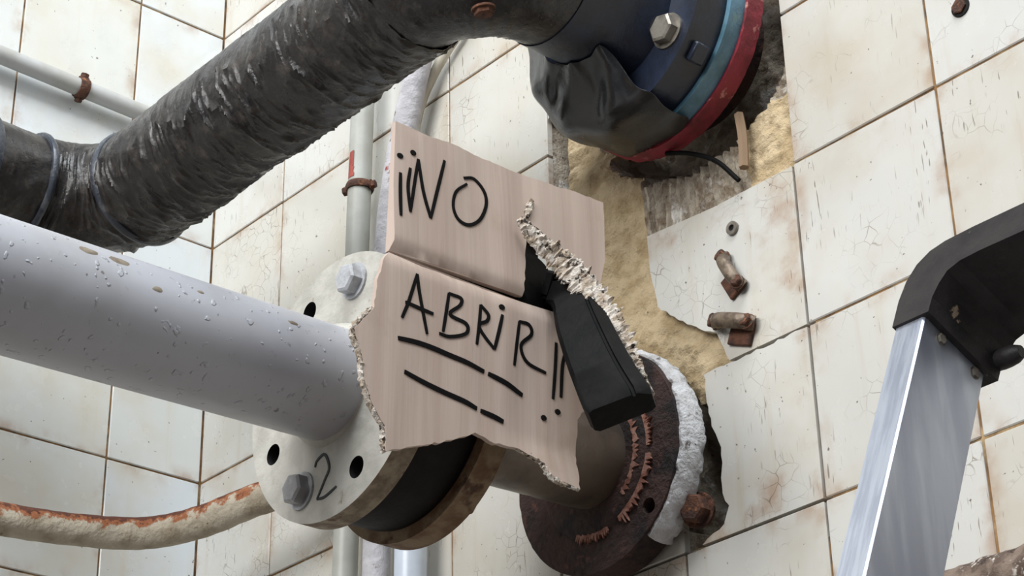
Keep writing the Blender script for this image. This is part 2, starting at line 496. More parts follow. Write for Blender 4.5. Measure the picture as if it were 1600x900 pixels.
for z in gzz:
    for x in gx: V.append((x, bed(x, z)[0], z))
nx = len(gx)
for j in range(len(gzz)-1):
    for i in range(nx-1):
        F.append((j*nx+i, j*nx+i+1, (j+1)*nx+i+1, (j+1)*nx+i))
        MI.append(bed((gx[i]+gx[i+1])/2, (gzz[j]+gzz[j+1])/2)[1])
nv = len(V)
bk = [(-.02, .16, FLOOR), (1.78, .16, FLOOR), (1.78, .16, 1.35), (-.02, .16, 1.35)]
V += bk; F.append((nv+3, nv+2, nv+1, nv)); MI.append(0)
wr = obj('wall_right', (V, F), [M['grout'], M['sand'], M['mortar']], None, True)
for p, mi in zip(wr.data.polygons, MI): p.material_index = mi
wr['kind'] = 'structure'
wl = obj('wall_left', box((-.0818, -1.0, (FLOOR+1.35)/2), (.16, 2.4, 1.35-FLOOR)), M['grout'], None, False); wl['kind'] = 'structure'

GAP = .0022
TILE = {}
def tile_mesh(wd, ht, m, side):
    key = (round(wd, 4), round(ht, 4), side)
    if key not in TILE:
        V, F = box((0, 0, 0), (wd-GAP, .008, ht-GAP), .0009)
        me = bpy.data.meshes.new('tile'); me.from_pydata([tuple(v) for v in V], [], F); me.materials.append(m)
        TILE[key] = me
    return TILE[key]
def put_tile(me, loc, rotz, parent):
    o = bpy.data.objects.new('tile', me); COL.objects.link(o); o.parent = parent
    o.location = loc; o.rotation_euler = (random.uniform(-.004, .004), random.uniform(-.002, .002), rotz+random.uniform(-.004, .004))
    return o
BROKEN = {(4, -1), (4, 0), (5, 0), (4, 1), (5, 1), (5, -1), (5, -2)}
for c in range(len(RX)-1):
    for r in ROWS:
        if (c, r) in BROKEN: continue
        put_tile(tile_mesh(RX[c+1]-RX[c], T, M['tile_r'], 'r'), ((RX[c]+RX[c+1])/2, .004, (r+.5)*T), 0, wr)
for c in range(len(LY)-1):
    for r in ROWS:
        put_tile(tile_mesh(LY[c]-LY[c+1], T, M['tile_l'], 'l'), (-.004, (LY[c]+LY[c+1])/2, (r+.5)*T), PI/2, wl)
def jag(poly, amp, step, seed):
    random.seed(seed); out = []
    for i, a in enumerate(poly):
        b = poly[(i+1) % len(poly)]; out.append(a[:2])
        if len(a) > 2:
            L = math.hypot(b[0]-a[0], b[1]-a[1]); n = max(1, int(L/step))
            for k in range(1, n):
                out.append((a[0]+(b[0]-a[0])*k/n+random.uniform(-amp, amp), a[1]+(b[1]-a[1])*k/n+random.uniform(-amp, amp)))
    random.seed(seed+99); return out
def broken_tile(poly, seed, y=0.):
    P = jag(poly, .0012, .006, seed)
    cx = sum(q[0] for q in P)/len(P); cz = sum(q[1] for q in P)/len(P)
    vf = plate_y([(q[0]-cx, q[1]-cz) for q in P], (), -.004, .004)
    me = bpy.data.meshes.new('broken_tile'); me.from_pydata([tuple(v) for v in vf[0]], [], vf[1]); me.materials.append(M['tile_r'])
    bm = bmesh.new(); bm.from_mesh(me); bmesh.ops.recalc_face_normals(bm, faces=bm.faces); bm.to_mesh(me); bm.free()
    o = bpy.data.objects.new('broken_tile', me); COL.objects.link(o); o.parent = wr; o.location = (cx, .004+y, cz)
    return o
R6 = RX[6]-.001
broken_tile([(.719, .006), (.80, -.0005), (R6, -.0015), (R6, -.149), (.806, -.149, 1), (.801, -.136, 1), (.794, -.119, 1), (.775, -.108, 1),
             (.751, -.09, 1), (.727, -.067, 1), (.7205, -.03)], 3)
broken_tile([(.776, -.1515, 1), (R6, -.1515), (R6, -.2985), (.762, -.2985, 1), (.787, -.288, 1), (.794, -.274, 1), (.788, -.262, 1), (.790, -.222, 1), (.781, -.20, 1)], 5)
broken_tile([(RX[4]+.001, .2985), (RX[4]+.001, .19, 1), (.604, .2, 1), (.612, .2985)], 8)

# ------------------------------------------------------------------ upper pipe wrapped in black tape
PY, PZ, PR, LX = -.25, .1725, .0585, .187
def wrinkle(scale, amp, seed):
    def f(s, th, d, p):
        under = .22 + .78*max(0, min(1, .62 - d.z*1.0))
        w = s*scale + 1.1*nz(s*16, d.y*1.3+seed, d.z*1.3) + .35*nz(p.x*50, p.y*50, p.z*50)
        n = nz(w, d.y*1.1+seed*3.1, d.z*1.1+p.x*3)
        n2 = nz(w*1.7+9, d.y*2.2, d.z*2.2+seed)
        ridge = max(0, 1-abs(n)*3.6)**1.6
        ridge2 = max(0, 1-abs(n2)*4.2)**1.6
        gate = max(0, min(1, .75+1.6*nz(s*30+5, d.y*1.7, d.z*1.7)))
        return amp*under*(ridge*gate+.5*ridge2-.3) + .0008*nz(p.x*25, p.y*25, p.z*25)
    return f
def arc(c, a, b, n):  # quarter bend from a to b about centre c
    c, a, b = Vector(c), Vector(a), Vector(b); u, v = a-c, b-c
    return [c+u*math.cos(PI/2*i/n)+v*math.sin(PI/2*i/n) for i in range(n+1)]
bp = thing('black_taped_pipe', 'thick pipe wrapped in wrinkled black tape running above the grey pipe', 'pipe', (FC[0], 0, FC[1]))
run = resample([Vector((LX+.075, PY, PZ)), Vector((.70, PY, PZ))], .0013)
obj('pipe_run', tube(run, PR, 80, False, wrinkle(62, .0036, 1)), M['tape'], bp)
lel = resample(arc((LX+.085, PY-.085, PZ), (LX, PY-.085, PZ), (LX+.085, PY, PZ), 40), .0016)
obj('elbow', tube(lel, PR-.002, 72, False, wrinkle(48, .0032, 4)), M['tape'], bp)
leg = resample([Vector((LX, PY-.085, PZ)), Vector((LX, -.95, PZ))], .002)
obj('pipe_leg', tube(leg, PR-.003, 72, True, wrinkle(36, .0028, 6)), M['tape'], bp)
obj('joint_ring', tube(line((LX+.068, PY-.001, PZ), (LX+.078, PY, PZ), 3), [PR+.0005, PR+.003, PR+.003, PR+.001], 64), M['tape_ring'], bp)
obj('joint_ring', tube(line((LX, PY-.092, PZ), (LX, PY-.086, PZ), 3), [PR, PR+.0012, PR+.0012, PR], 64), M['tape_ring'], bp)
obj('joint_ring', tube(line((LX, PY-.16, PZ), (LX, PY-.145, PZ), 3), [PR, PR+.0025, PR+.0025, PR], 64), M['tape_ring'], bp)
rel = resample(arc((FC[0]-.085, PY+.085, PZ), (FC[0]-.085, PY, PZ), (FC[0], PY+.085, PZ), 40), .002)
obj('elbow', tube(rel, PR-.001, 72, False, wrinkle(24, .0012, 9)), M['tape'], bp)
obj('neck', tube(line((FC[0], PY+.085, PZ), (FC[0], -.07, PZ), 12)+[Vector((FC[0], -.0699, PZ))],
                 [PR]*6+[PR+.001, PR+.003, PR+.006, PR+.009, PR+.012, PR+.014, PR+.014, PR+.014], 64), M['navy'], bp)
bf = obj('flange', plate_y(circ(FC[0], FC[1], .104, 96), [], -.086, -.052), M['navy'], bp)
for k in range(8):
    a = math.radians(-38.5)+PI/4*k
    if k in (5, 6, 7): continue                       # under the plastic sheet
    obj('bolt', hexbolt((FC[0]+.079*math.cos(a), -.086, FC[1]+.079*math.sin(a)), (0, -1, 0), .0135, .011), M['bolt'], bf)
obj('gasket_lug', oriented_box((FC[0]+.104*math.cos(-.75), -.068, FC[1]+.104*math.sin(-.75)), (.73, 0, -.68), (0, 1, 0), (.68, 0, .73), (.012, .016, .018), .0015), M['navy'], bf)
obj('teal_flange_ring', plate_y(circ(FC[0], FC[1], .109, 96), [], -.052, -.035), M['teal'], bp)
obj('red_wall_ring', plate_y(jag([q+(1,) for q in circ(FC[0], FC[1], .112, 60)], .0008, .004, 4), [], -.035, -.016), M['red'], bp)
obj('wall_sleeve', tube(line((FC[0], -.016, FC[1]), (FC[0], .03, FC[1]), 4), .07, 48), M['rust'], bp)
obj('bolt', hexbolt((.7776, -.2385, .1130), (0, .18, -.98), .0085, .006), M['rusty_iron'], bp)

# loose black plastic wound round the bend and the flange
def plastic():
    # rows from the neck, out over the flange face, round its rim and back towards the wall
    rows = [(.060, -.124), (.074, -.113), (.090, -.104), (.103, -.0985), (.1105, -.090), (.1135, -.073), (.1135, -.053), (.110, -.034)]
    na = 17; random.seed(33); V, F = [], []
    for i, (R, y) in enumerate(rows):
        for k in range(na+1):
            a = math.radians(168 + 122*k/na + (random.uniform(-2.6, 2.6) if 0 < k < na else 6*nz(i*.9, k, 4)))
            am = .0030 if 1 < i < 7 else .0015
            fold = .0062*max(0, 1-abs(((k*.55+i*.42) % 2.6)-1.3)*1.9)
            rr = R + random.uniform(-am, am) + (fold if i > 2 else 0)
            yy = y + random.uniform(-am, am) - (fold if i <= 3 else 0)
            V.append(Vector((FC[0]+rr*math.cos(a), yy, FC[1]+rr*math.sin(a))))
    m = na+1
    for i in range(len(rows)-1):
        for k in range(na): F.append((i*m+k, i*m+k+1, (i+1)*m+k+1, (i+1)*m+k))
    return V, F
pw = obj('plastic_sheet', plastic(), M['plastic'], None, True, (FC[0], -.1, FC[1]))
for e in pw.data.attributes:
    if e.name == 'sharp_edge':
        for q in e.data: q.value = False
sd = pw.modifiers.new('thickness', 'SOLIDIFY'); sd.thickness = .001
pw.modifiers.new('folds', 'SUBSURF').levels = 2; pw.modifiers['folds'].render_levels = 2
tag(pw, 'shiny crumpled black plastic sheet wound under the navy flange', 'plastic sheet')

# ------------------------------------------------------------------ grey pipe with cream flange
GC = (.670, -.211); GY = -.305
gp = thing('grey_painted_pipe', 'large smooth grey painted pipe ending in a cream flange marked 2', 'pipe', (GC[0], GY, GC[1]))
CHIPS = ((-.5640, .55, .010, .0045), (-.5380, .55, .011, .0045), (-.5080, .17, .0065, .0032), (-.380, .40, .0065, .0025), (-.468, .42, .004, .002))
GA, GB = Vector((GC[0], GY, GC[1])), Vector((.771, -1.05, -.2835))
obj('pipe', tube(resample([GA, GB], .01), .045, 96, True), M['grey_paint'], gp)
obj('weld_bead', tube([GA+(GB-GA).normalized()*s for s in (0, .003, .006, .009)], [.050, .049, .0465, .045], 96, False,
    lambda s, th, d, p: .0006*nz(th*9, s*300, 0)), M['cream_paint'], gp)
for (cy, an, ra, rb) in CHIPS:
    V, F = [], []; ax = (GB-GA).normalized(); s0 = (GA.y-cy)/-ax.y
    for rr in (.0, .55, 1.):
        for k in range(14):
            b = 2*PI*k/14; w = 1+.25*nz(k*.8, cy*50, 1)
            aa = an + rb*rr*w*math.sin(b)/.045; c = GA+ax*(s0+ra*rr*w*math.cos(b))
            h = .0456 if rr < 1 else .0448
            V.append(c+Vector((math.cos(aa)*h, 0, math.sin(aa)*h)))
    for j in range(2):
        for k in range(14): F.append((j*14+k, j*14+(k+1) % 14, (j+1)*14+(k+1) % 14, (j+1)*14+k))
    obj('paint_chip', (V, F), M['chip'], gp)
holes = [circ(GC[0]+.0845*math.cos(math.radians(a)), GC[1]+.0845*math.sin(math.radians(a)), .0088, 24) for a in (114, -158, -68)]
gf = obj('flange', plate_y(circ(GC[0], GC[1], .109, 120), holes, GY, GY+.020, 0), M['cream_paint'], gp)
for p in gf.data.polygons:
    if abs(p.normal.y) < .5 and (Vector((p.center.x, 0, p.center.z))).length > .1: p.material_index = 1
for p in gf.data.polygons:
    if abs(p.normal.y) < .5 and .05 < (Vector((p.center.x, 0, p.center.z))).length < .1: p.material_index = 2
gf.data.materials.append(M['flange_rim']); gf.data.materials.append(M['dark'])  # bolt hole sides coloured near black for the shade inside
for a, r in ((72, .0125), (-116, .0125), (22, .0125), (-22, .0125), (159, .0125)):
    obj('bolt', hexbolt((GC[0]+.0845*math.cos(math.radians(a)), GY, GC[1]+.0845*math.sin(math.radians(a))), (0, -1, 0), r, .012), M['bolt_grey'], gf, False)
two = [(.6493, -.2725), (.6516, -.2679), (.6614, -.2659), (.6676, -.2785), (.6622, -.2872), (.6529, -.2999), (.6628, -.3009), (.6772, -.2972)]
fsurf = lambda x, z, l: Vector((x, GY-l, z))
obj('numeral', join(ribbon(two[:6], .0022, fsurf), ribbon(two[5:], .0022, fsurf)), M['ink_grey'], gf, False)

# ------------------------------------------------------------------ butterfly valve with lever
bv = thing('butterfly_valve', 'black wafer valve clamped between flanges with a black lever through the cardboard', 'valve', (GC[0], -.258, GC[1]))
obj('valve_body', tube([(GC[0], y, GC[1]) for y in (-.2845, -.280, -.26, -.235, -.2305)], [.098, .099, .0995, .099, .098], 96), M['black_iron'], bv)
obj('stem_neck', tube([(.735, -.2575, -.15), (.755, -.252, -.138), (.770, -.245, -.131)], [.018, .018, .016], 20), M['black_iron'], bv)
def lever():
    # spine, half width, half thickness: a rounded hub that turns down into a widening bar
    sp = smooth_path([(.782, -.1760, -.1310), (.792, -.1730, -.1370), (.803, -.1730, -.1480), (.8120, -.1755, -.1630), (.8250, -.1805, -.1890), (.8460, -.1850, -.2310), (.8630, -.1835, -.2660)], 6)
    n = len(sp); VW = Vector((.68, -.62, -.40)).normalized(); V, F = [], []
    prof = [(-1, -.75), (-.85, -1), (.85, -1), (1, -.8), (1, .35), (.62, .9), (.56, .9), (.53, .74), (.44, .74), (.41, .95), (-.85, 1), (-1, .8)]; k = len(prof)
    for i, q in enumerate(sp):
        t = i/(n-1); a = (sp[min(i+1, n-1)]-sp[max(i-1, 0)]).normalized()
        if t > .5: a = (sp[-1]-sp[int(n*.5)]).normalized()
        lt = VW.cross(a).normalized()
        if lt.y < 0: lt = -lt
        ls = a.cross(lt)
        if ls.dot(VW) < 0: ls = -ls
        hw = .0140 + .0120*max(0, (t-.2)/.8)
        ht = .0125+.001*t
        if i == n-1: hw *= .93; ht *= .88
        for (p, r) in prof: V.append(q+lt*(hw*p)+ls*(ht*r))
    for j in range(n-1):
        for i in range(k): F.append((j*k+i, j*k+(i+1) % k, (j+1)*k+(i+1) % k, (j+1)*k+i))
    F.append(tuple(range(k-1, -1, -1))); F.append(tuple((n-1)*k+i for i in range(k)))
    return V, F
lv = obj('lever', lever(), M['lever'], bv)
obj('lever_hub', tube([(.745, -.196, -.132), (.774, -.194, -.132), (.7810, -.1935, -.132), (.7835, -.193, -.132)], [.028, .028, .027, .022], 48), M['lever'], bv)
obj('slot_shade_plate', box((.772, -.205, -.118), (.006, .046, .090), .001), M['black_iron'], bv, False)  # added black plate that keeps the slot in the cardboard dark

# ------------------------------------------------------------------ rusted pipe that enters the wall
rp = thing('rusted_flanged_pipe', 'rusted pipe stub with thick dark rusty flange against the wall', 'pipe', (RC[0], 0, RC[1]))
f2 = obj('flange', plate_y(circ(GC[0], GC[1], .108, 120), [circ(GC[0], GC[1], .03, 24)], -.2300, -.208), M['flange_rim2'], rp)
for a in (72, -116, -68, -22, 22):
    obj('nut', hexbolt((GC[0]+.0845*math.cos(math.radians(a)), -.208, GC[1]+.0845*math.sin(math.radians(a))), (0, 1, 0), .0125, .014), M['flange_rim2'], f2, False)
obj('pipe_stub', tube(resample([Vector((GC[0]+.001, -.209, GC[1])), Vector((RC[0], -.02, RC[1]))], .004), .0415, 72, True,
    lambda s, th, d, p: .0006*nz(p.y*60, d.x*3, d.z*3)), M['stub'], rp)
wfl = obj('wall_flange', plate_y(circ(RC[0], RC[1], .098, 120), [circ(RC[0]+.0845*math.cos(math.radians(a)), RC[1]+.0845*math.sin(math.radians(a)), .007, 16) for a in (-44,)], -.034, -.006, .006), M['rust'], rp)
for v in wfl.data.vertices:
    v.co.y += .0011*nz(v.co.x*120, v.co.y*40, v.co.z*120)
obj('raised_face', lathe_y(RC[0], RC[1], [(-.030, .040), (-.0375, .0405), (-.0378, .050), (-.0375, .061), (-.0345, .067), (-.031, .069)], 96,
    lambda a, y, r: .0011*nz(math.cos(a)*7, math.sin(a)*7, r*300)), M['rust'], wfl)
def ringpatch(r0, r1, a0, a1, y, seed):
    out = []; n = 40
    for i in range(n+1):
        a = math.radians(a0+(a1-a0)*i/n); out.append((RC[0]+(r0+.003*nz(i*.7, seed, 0))*math.cos(a), RC[1]+(r0+.003*nz(i*.7, seed, 0))*math.sin(a)))
    for i in range(n, -1, -1):
        a = math.radians(a0+(a1-a0)*i/n); rr = max(r0+.0012, r1+.002+.011*nz(i*.9, seed, 5)); out.append((RC[0]+rr*math.cos(a), RC[1]+rr*math.sin(a)))
    return plate_y(out, [], y, y+.004)
obj('primer_patch', ringpatch(.0625, .067, -66, -12, -.0362, 2), M['pink'], wfl)
obj('primer_patch', ringpatch(.064, .066, -112, -78, -.0362, 3), M['pink'], wfl)
obj('primer_patch', ringpatch(.0505, .053, -50, 25, -.0384, 4), M['pink'], wfl)
obj('primer_patch', ringpatch(.063, .0655, -6, 24, -.0362, 6), M['pink'], wfl)
def caulk():
    V, F = [], []; n = 90; sec = 10
    for i in range(n+1):
        t = i/n; a = math.radians(66-122*t)
        wd = .004+.010*min(1, t*2.2); 
        for k in range(sec):
            b = 2*PI*k/sec
            dr = (.004+.0035*min(1, t*2))*math.cos(b); dy = wd*math.sin(b)
            q = nz(i*.22, k*.9, 3)*.0022 + nz(i*.6, k*1.7, 8)*.0012
            R = .0985+dr+q
            V.append(Vector((RC[0]+R*math.cos(a), -.018+dy+q, RC[1]+R*math.sin(a))))
    for i in range(n):
        for k in range(sec):
            F.append((i*sec+k, i*sec+(k+1) % sec, (i+1)*sec+(k+1) % sec, (i+1)*sec+k))
    F.append(tuple(range(sec-1, -1, -1))); F.append(tuple(n*sec+k for k in range(sec)))
    return V, F
obj('plaster_strip', caulk(), M['caulk'], wfl)
obj('nut', hexbolt((.764, -.004, -.270), (.25, -1, -.1), .0125, .014), M['rusty_iron'], wfl, False)

# ------------------------------------------------------------------ cardboard sign
SX = .790
def csurf(y, z, l):                      # gentle waves of the two panels, folded a little at the crease
    zc = -.1535
    x = SX + .0025*nz(y*14, 1.3, z*10)+.001*nz(y*50, 5, z*9)
    if z > zc: x += -.05*(z-zc)*(1 if z > zc else 0) 
    else: x += -.03*(zc-z) + .012*max(0, (-.27-z)/.04)*max(0, (y+.25)/.08)
    x += .004*math.exp(-((z-zc)/.006)**2)*-1
    return Vector((x+l, y, z))
cs = thing('cardboard_sign', 'torn brown cardboard sign hand lettered in black marker hung on the valve', 'sign', (SX, -.24, -.31))
cf = lambda y, z: csurf(y, z, 0); cb = lambda y, z: csurf(y, z, -.004)
UP = [(-.335, -.038), (-.300, -.0395, 1), (-.278, -.0370, 1), (-.235, -.0375, 1), (-.198, -.0370, 1), (-.175, -.0350, 1), (-.117, -.0310), (-.1175, -.046), (-.1205, -.088), (-.128, -.114, 1),
      (-.150, -.107, 1), (-.176, -.094, 1), (-.193, -.083, 1), (-.2035, -.080, 1), (-.2070, -.108, 1), (-.2110, -.150), (-.341, -.1535)]
LOW = [(-.341, -.1550), (-.2110, -.1545), (-.185, -.1530), (-.162, -.1520), (-.157, -.172), (-.151, -.198), (-.146, -.226, 1), (-.158, -.240, 1), (-.160, -.262, 1),
       (-.165, -.302, 1), (-.188, -.297, 1), (-.197, -.286, 1), (-.219, -.280, 1), (-.241, -.282, 1), (-.260, -.278, 1), (-.283, -.290, 1), (-.306, -.300, 1), (-.326, -.308, 1), (-.342, -.3150, 1),
       (-.344, -.296, 1), (-.353, -.285, 1), (-.362, -.268, 1), (-.366, -.247, 1), (-.373, -.229, 1), (-.356, -.206, 1), (-.354, -.184, 1), (-.347, -.162)]
cu = obj('upper_panel', sheet(jag(UP, .0007, .005, 21), (), .006, cf, cb), M['card'], cs)
clo = obj('lower_panel', sheet(jag(LOW, .0009, .004, 22), (), .006, cf, cb), M['card'], cs)
def ragged(path, r0, seed, parent, lift=.001):
    P = resample(smooth_path([csurf(y, z, lift) for y, z in path], 8), .0015)
    def d(s, th, dd, p): return r0*(.9*nz(s*420, th*1.4, seed)+.5*nz(s*900, th*2, seed+4))
    n = len(P)
    return obj('torn_edge', tube(P, [r0*(.5+.5*math.sin(PI*min(1, (i+1)/n*1.0))) for i in range(n)], 9, True, d), M['card_torn'], parent)
ragged([(-.198, -.060), (-.202, -.068), (-.2045, -.078)], .003, 3, cu)
ragged([(-.344, -.316), (-.346, -.296), (-.354, -.285), (-.363, -.268), (-.367, -.247), (-.374, -.229), (-.357, -.206)], .0022, 5, clo, -.002)
ragged([(-.165, -.302), (-.188, -.297), (-.197, -.286), (-.219, -.280)], .0022, 7, clo, -.002)
# torn liner that curls along the lever
def curl():
    P = resample(smooth_path([(.795, -.2194, -.0870), (.800, -.2090, -.1030), (.811, -.1880, -.1235), (.828, -.1730, -.1580), (.846, -.1670, -.1930), (.862, -.1610, -.2270), (.870, -.1570, -.2480)], 10), .0012)
    n = len(P); V, F = [], []; k = 14
    for i, q in enumerate(P):
        t = i/(n-1); hw = .0030+.0085*math.sin(PI*min(1, t*1.08))**.8
        if t > .72: hw *= 1-.75*(t-.72)/.28
        a = (P[min(i+1, n-1)]-P[max(i-1, 0)]).normalized(); VW = Vector((.68, -.62, -.40)).normalized(); s = VW.cross(a).normalized(); u = a.cross(s)
        for j in range(k):
            b = 2*PI*j/k; c = math.cos(b)
            e = (1+.55*nz(q.z*260, 1 if c > 0 else 40, 2)+.35*nz(q.z*700, 3 if c > 0 else 60, 6))
            x = hw*c*e
            lump = .0026*nz(x*420, q.z*420, 9)+.0016*nz(x*900, q.z*900, 19)
            V.append(q+s*x+u*(.0016*math.sin(b)+lump))
    for i in range(n-1):
        for j in range(k): F.append((i*k+j, i*k+(j+1) % k, (i+1)*k+(j+1) % k, (i+1)*k+j))
    F.append(tuple(range(k-1, -1, -1))); F.append(tuple((n-1)*k+j for j in range(k)))
    return V, F
obj('torn_liner', curl(), M['card_torn'], cs)
def stroke(name, parent, strokes, wd, dots=()):
    parts = [ribbon(s, wd, csurf) for s in strokes] + [dot(a, b, r, csurf) for a, b, r in dots]
    return obj(name, join(*parts), M['ink'], parent, False)
stroke('exclamation_mark', cu, [[(-0.3316, -0.0838), (-0.3321, -0.1024), (-0.3319, -0.1217)]], .0029, [(-0.3317, -0.0686, 0.0023)])
stroke('exclamation_mark', cu, [[(-0.3224, -0.0764), (-0.3248, -0.0941), (-0.3228, -0.1151)]], .0029, [(-0.3193, -0.0615, 0.0023)])
stroke('letter_n', cu, [[(-0.3228, -0.1151), (-0.318, -0.086), (-0.3143, -0.0653)], [(-0.3143, -0.0653), (-0.3099, -0.0915), (-0.3031, -0.1136)], [(-0.3031, -0.1136), (-0.2955, -0.0833), (-0.2883, -0.0566)]], .0029, [])
stroke('letter_o', cu, [[(-0.2685, -0.0646), (-0.2574, -0.0611), (-0.2477, -0.0685), (-0.2459, -0.0806), (-0.2527, -0.0962), (-0.2645, -0.1055), (-0.2753, -0.1043), (-0.2803, -0.0948), (-0.277, -0.0805), (-0.2653, -0.0687)]], .0029, [])
stroke('letter_a', clo, [[(-0.3166, -0.1664), (-0.3243, -0.1908), (-0.3308, -0.207)], [(-0.3166, -0.1664), (-0.3141, -0.1816), (-0.3063, -0.2124)], [(-0.3279, -0.1935), (-0.3141, -0.1938), (-0.3008, -0.1943)]], .0029, [])
stroke('letter_b', clo, [[(-0.286, -0.1724), (-0.2885, -0.1894), (-0.2911, -0.2056)], [(-0.286, -0.1724), (-0.2748, -0.1731), (-0.2755, -0.1793), (-0.2848, -0.1893), (-0.27, -0.1932), (-0.2701, -0.2012), (-0.2844, -0.2077), (-0.2948, -0.2083)]], .0029, [])
stroke('letter_r', clo, [[(-0.2559, -0.173), (-0.2574, -0.1892), (-0.2596, -0.207)], [(-0.2559, -0.173), (-0.2484, -0.1788), (-0.2498, -0.1846), (-0.2575, -0.1919), (-0.2426, -0.2061)]], .0029, [])
stroke('letter_i', clo, [[(-0.2349, -0.175), (-0.2384, -0.1897), (-0.2426, -0.2061)]], .0029, [(-0.2354, -0.1686, 0.0023)])
stroke('letter_r', clo, [[(-0.2174, -0.175), (-0.2205, -0.1945), (-0.223, -0.2136)], [(-0.2174, -0.175), (-0.2076, -0.1747), (-0.2052, -0.1822), (-0.216, -0.1948), (-0.2099, -0.207), (-0.1904, -0.2104)]], .0029, [])
stroke('exclamation_mark', clo, [[(-0.1794, -0.1814), (-0.1809, -0.2038), (-0.1832, -0.23)]], .0029, [(-0.1924, -0.248, 0.0023)])
stroke('exclamation_mark', clo, [[(-0.168, -0.1818), (-0.1734, -0.1989), (-0.1752, -0.2266)]], .0029, [(-0.1784, -0.2393, 0.0023)])
stroke('underline', clo, [[(-0.3342, -0.2247), (-0.3099, -0.2219), (-0.2814, -0.2232), (-0.2518, -0.2269)], [(-0.248, -0.2274), (-0.2298, -0.2311), (-0.214, -0.2355)]], .0040, [])
stroke('underline', clo, [[(-0.3276, -0.2493), (-0.3039, -0.2526), (-0.2738, -0.2558), (-0.2585, -0.2587)], [(-0.2548, -0.2592), (-0.2431, -0.2605), (-0.2331, -0.2624)]], .0040, [])

# ------------------------------------------------------------------ bent pipe with rust in the corner
CP = smooth_path([(.085, -.75, -.150), (.082, -.42, -.140), (.083, -.28, -.1345), (.092, -.20, -.1300), (.118, -.138, -.1270), (.165, -.102, -.1210), (.235, -.080, -.1130), (.272, -.058, -.1085), (.286, -.025, -.108), (.287, .012, -.108)], 14)
CP = resample(CP, .003)
co = obj('bent_rusty_pipe', tube(CP, .0165, 40, True, lambda s, th, d, p: .0007*nz(p.x*90, p.y*90, p.z*90+th)), M['rust_pipe'], None, True, (.09, -.28, -.14))
at = co.data.attributes.new('crown', 'FLOAT', 'POINT')
for v, a in zip(co.data.vertices, at.data):
    a.value = max(0, min(1, .60+.75*(v.normal.z-.32)))
tag(co, 'bent pipe of flaking cream paint and rust in the room corner', 'pipe')

# ------------------------------------------------------------------ thin pipes
cd = thing('thin_conduit', 'thin grey conduit along the upper left wall held by a rusty clamp', 'conduit', (.018, -.2, .44))
obj('tube', tube(line((.018, -1.1, .450), (.018, -.01, .4325), 20), .0105, 28), M['conduit'], cd)
def clamp(c, ax, r, wd, parent, side):
    c, ax = Vector(c), Vector(ax).normalized()
    b = obj('clamp', join(tube(line(c-ax*wd/2, c+ax*wd/2, 3), [r+.0018, r+.0028, r+.0028, r+.0018], 28)), M['rusty_iron'], parent)
    s = Vector(side)
    obj('screw', hexbolt(c+s*(r+.0015), s, .0052, .006), M['rusty_iron'], b, False)
    obj('screw', hexbolt(c-s*(r+.0015), -s, .0048, .005), M['rusty_iron'], b, False)
clamp((.018, -.200, .4355), (0, 1, -.016), .0105, .012, cd, (.35, 0, .93))

P1 = thing('wall_pipe', 'thin vertical pipe with red paint patch and rusty clamp behind the cream flange', 'pipe', (.31, -.03, -.5), 'thin vertical pipes on the wall')
obj('tube', tube(line((.342, -.03, .62), (.294, -.03, -.95), 40), .0125, 28), M['wall_pipe_dull'], P1)
clamp((.3305, -.03, .2225), (.03, 0, 1), .0125, .008, P1, (-.9, -.4, 0))
def patch(p0, p1, r, a0, a1, seed):
    V, F = [], []; p0, p1 = Vector(p0), Vector(p1); n, k = 14, 12
    for i in range(n+1):
        c = p0.lerp(p1, i/n)
        for j in range(k+1):
            a = math.radians(a0+(a1-a0)*j/k + (14*nz(i*.5, seed, 0) if j == k else 0) - (50*(1-i/n)**2 if j == k else 0)*1.0)
            for rr in (r+.0004, r-.001): V.append(c+Vector((math.cos(a)*rr, math.sin(a)*rr, 0)))
    m = 2*(k+1)
    for i in range(n):
        for j in range(k):
            a = i*m+2*j; F += [(a, a+2, a+m+2, a+m), (a+1, a+m+1, a+m+3, a+3)]
    return V, F
obj('red_patch', patch((.3325, -.03, .262), (.3310, -.03, .231), .0125, 226, 290, 2), M['red_patch'], P1)
P2 = thing('wall_pipe', 'thin vertical pipe with flaking grey paint beside the cardboard edge', 'pipe', (.367, -.03, -.5), 'thin vertical pipes on the wall')
obj('tube', tube(resample(smooth_path([(.45, -.03, .5), (.437, -.03, .36), (.420, -.03, .300), (.396, -.03, .225), (.380, -.03, .14), (.370, -.03, .0), (.367, -.03, -.2), (.360, -.03, -.6), (.355, -.03, -.95)], 12), .01), .0135, 28), M['flaky'], P2)
P3 = thing('wall_pipe', 'pale blue vertical pipe nearest the rusty flange on the wall', 'pipe', (.42, -.03, -.5), 'thin vertical pipes on the wall')
obj('tube', tube(resample(smooth_path([(.424, .01, .06), (.424, -.02, .055), (.424, -.03, .03), (.422, -.03, -.1), (.418, -.03, -.3), (.41, -.03, -.95)], 12), .006), .0155, 28), M['wall_pipe_blue'], P3)
tag(obj('cream_cable', tube(smooth_path([(.53, -.012, .40), (.4749, -.010, .356), (.4538, -.010, .342), (.4325, -.010, .3255), (.414, -.010, .3052), (.402, -.010, .2813), (.398, -.010, .25), (.400, -.010, .10)], 10), .0055, 14), M['cable'], None, True, (.45, -.01, .33)),
    'cream cable curving down the tiles behind the cardboard', 'cable')

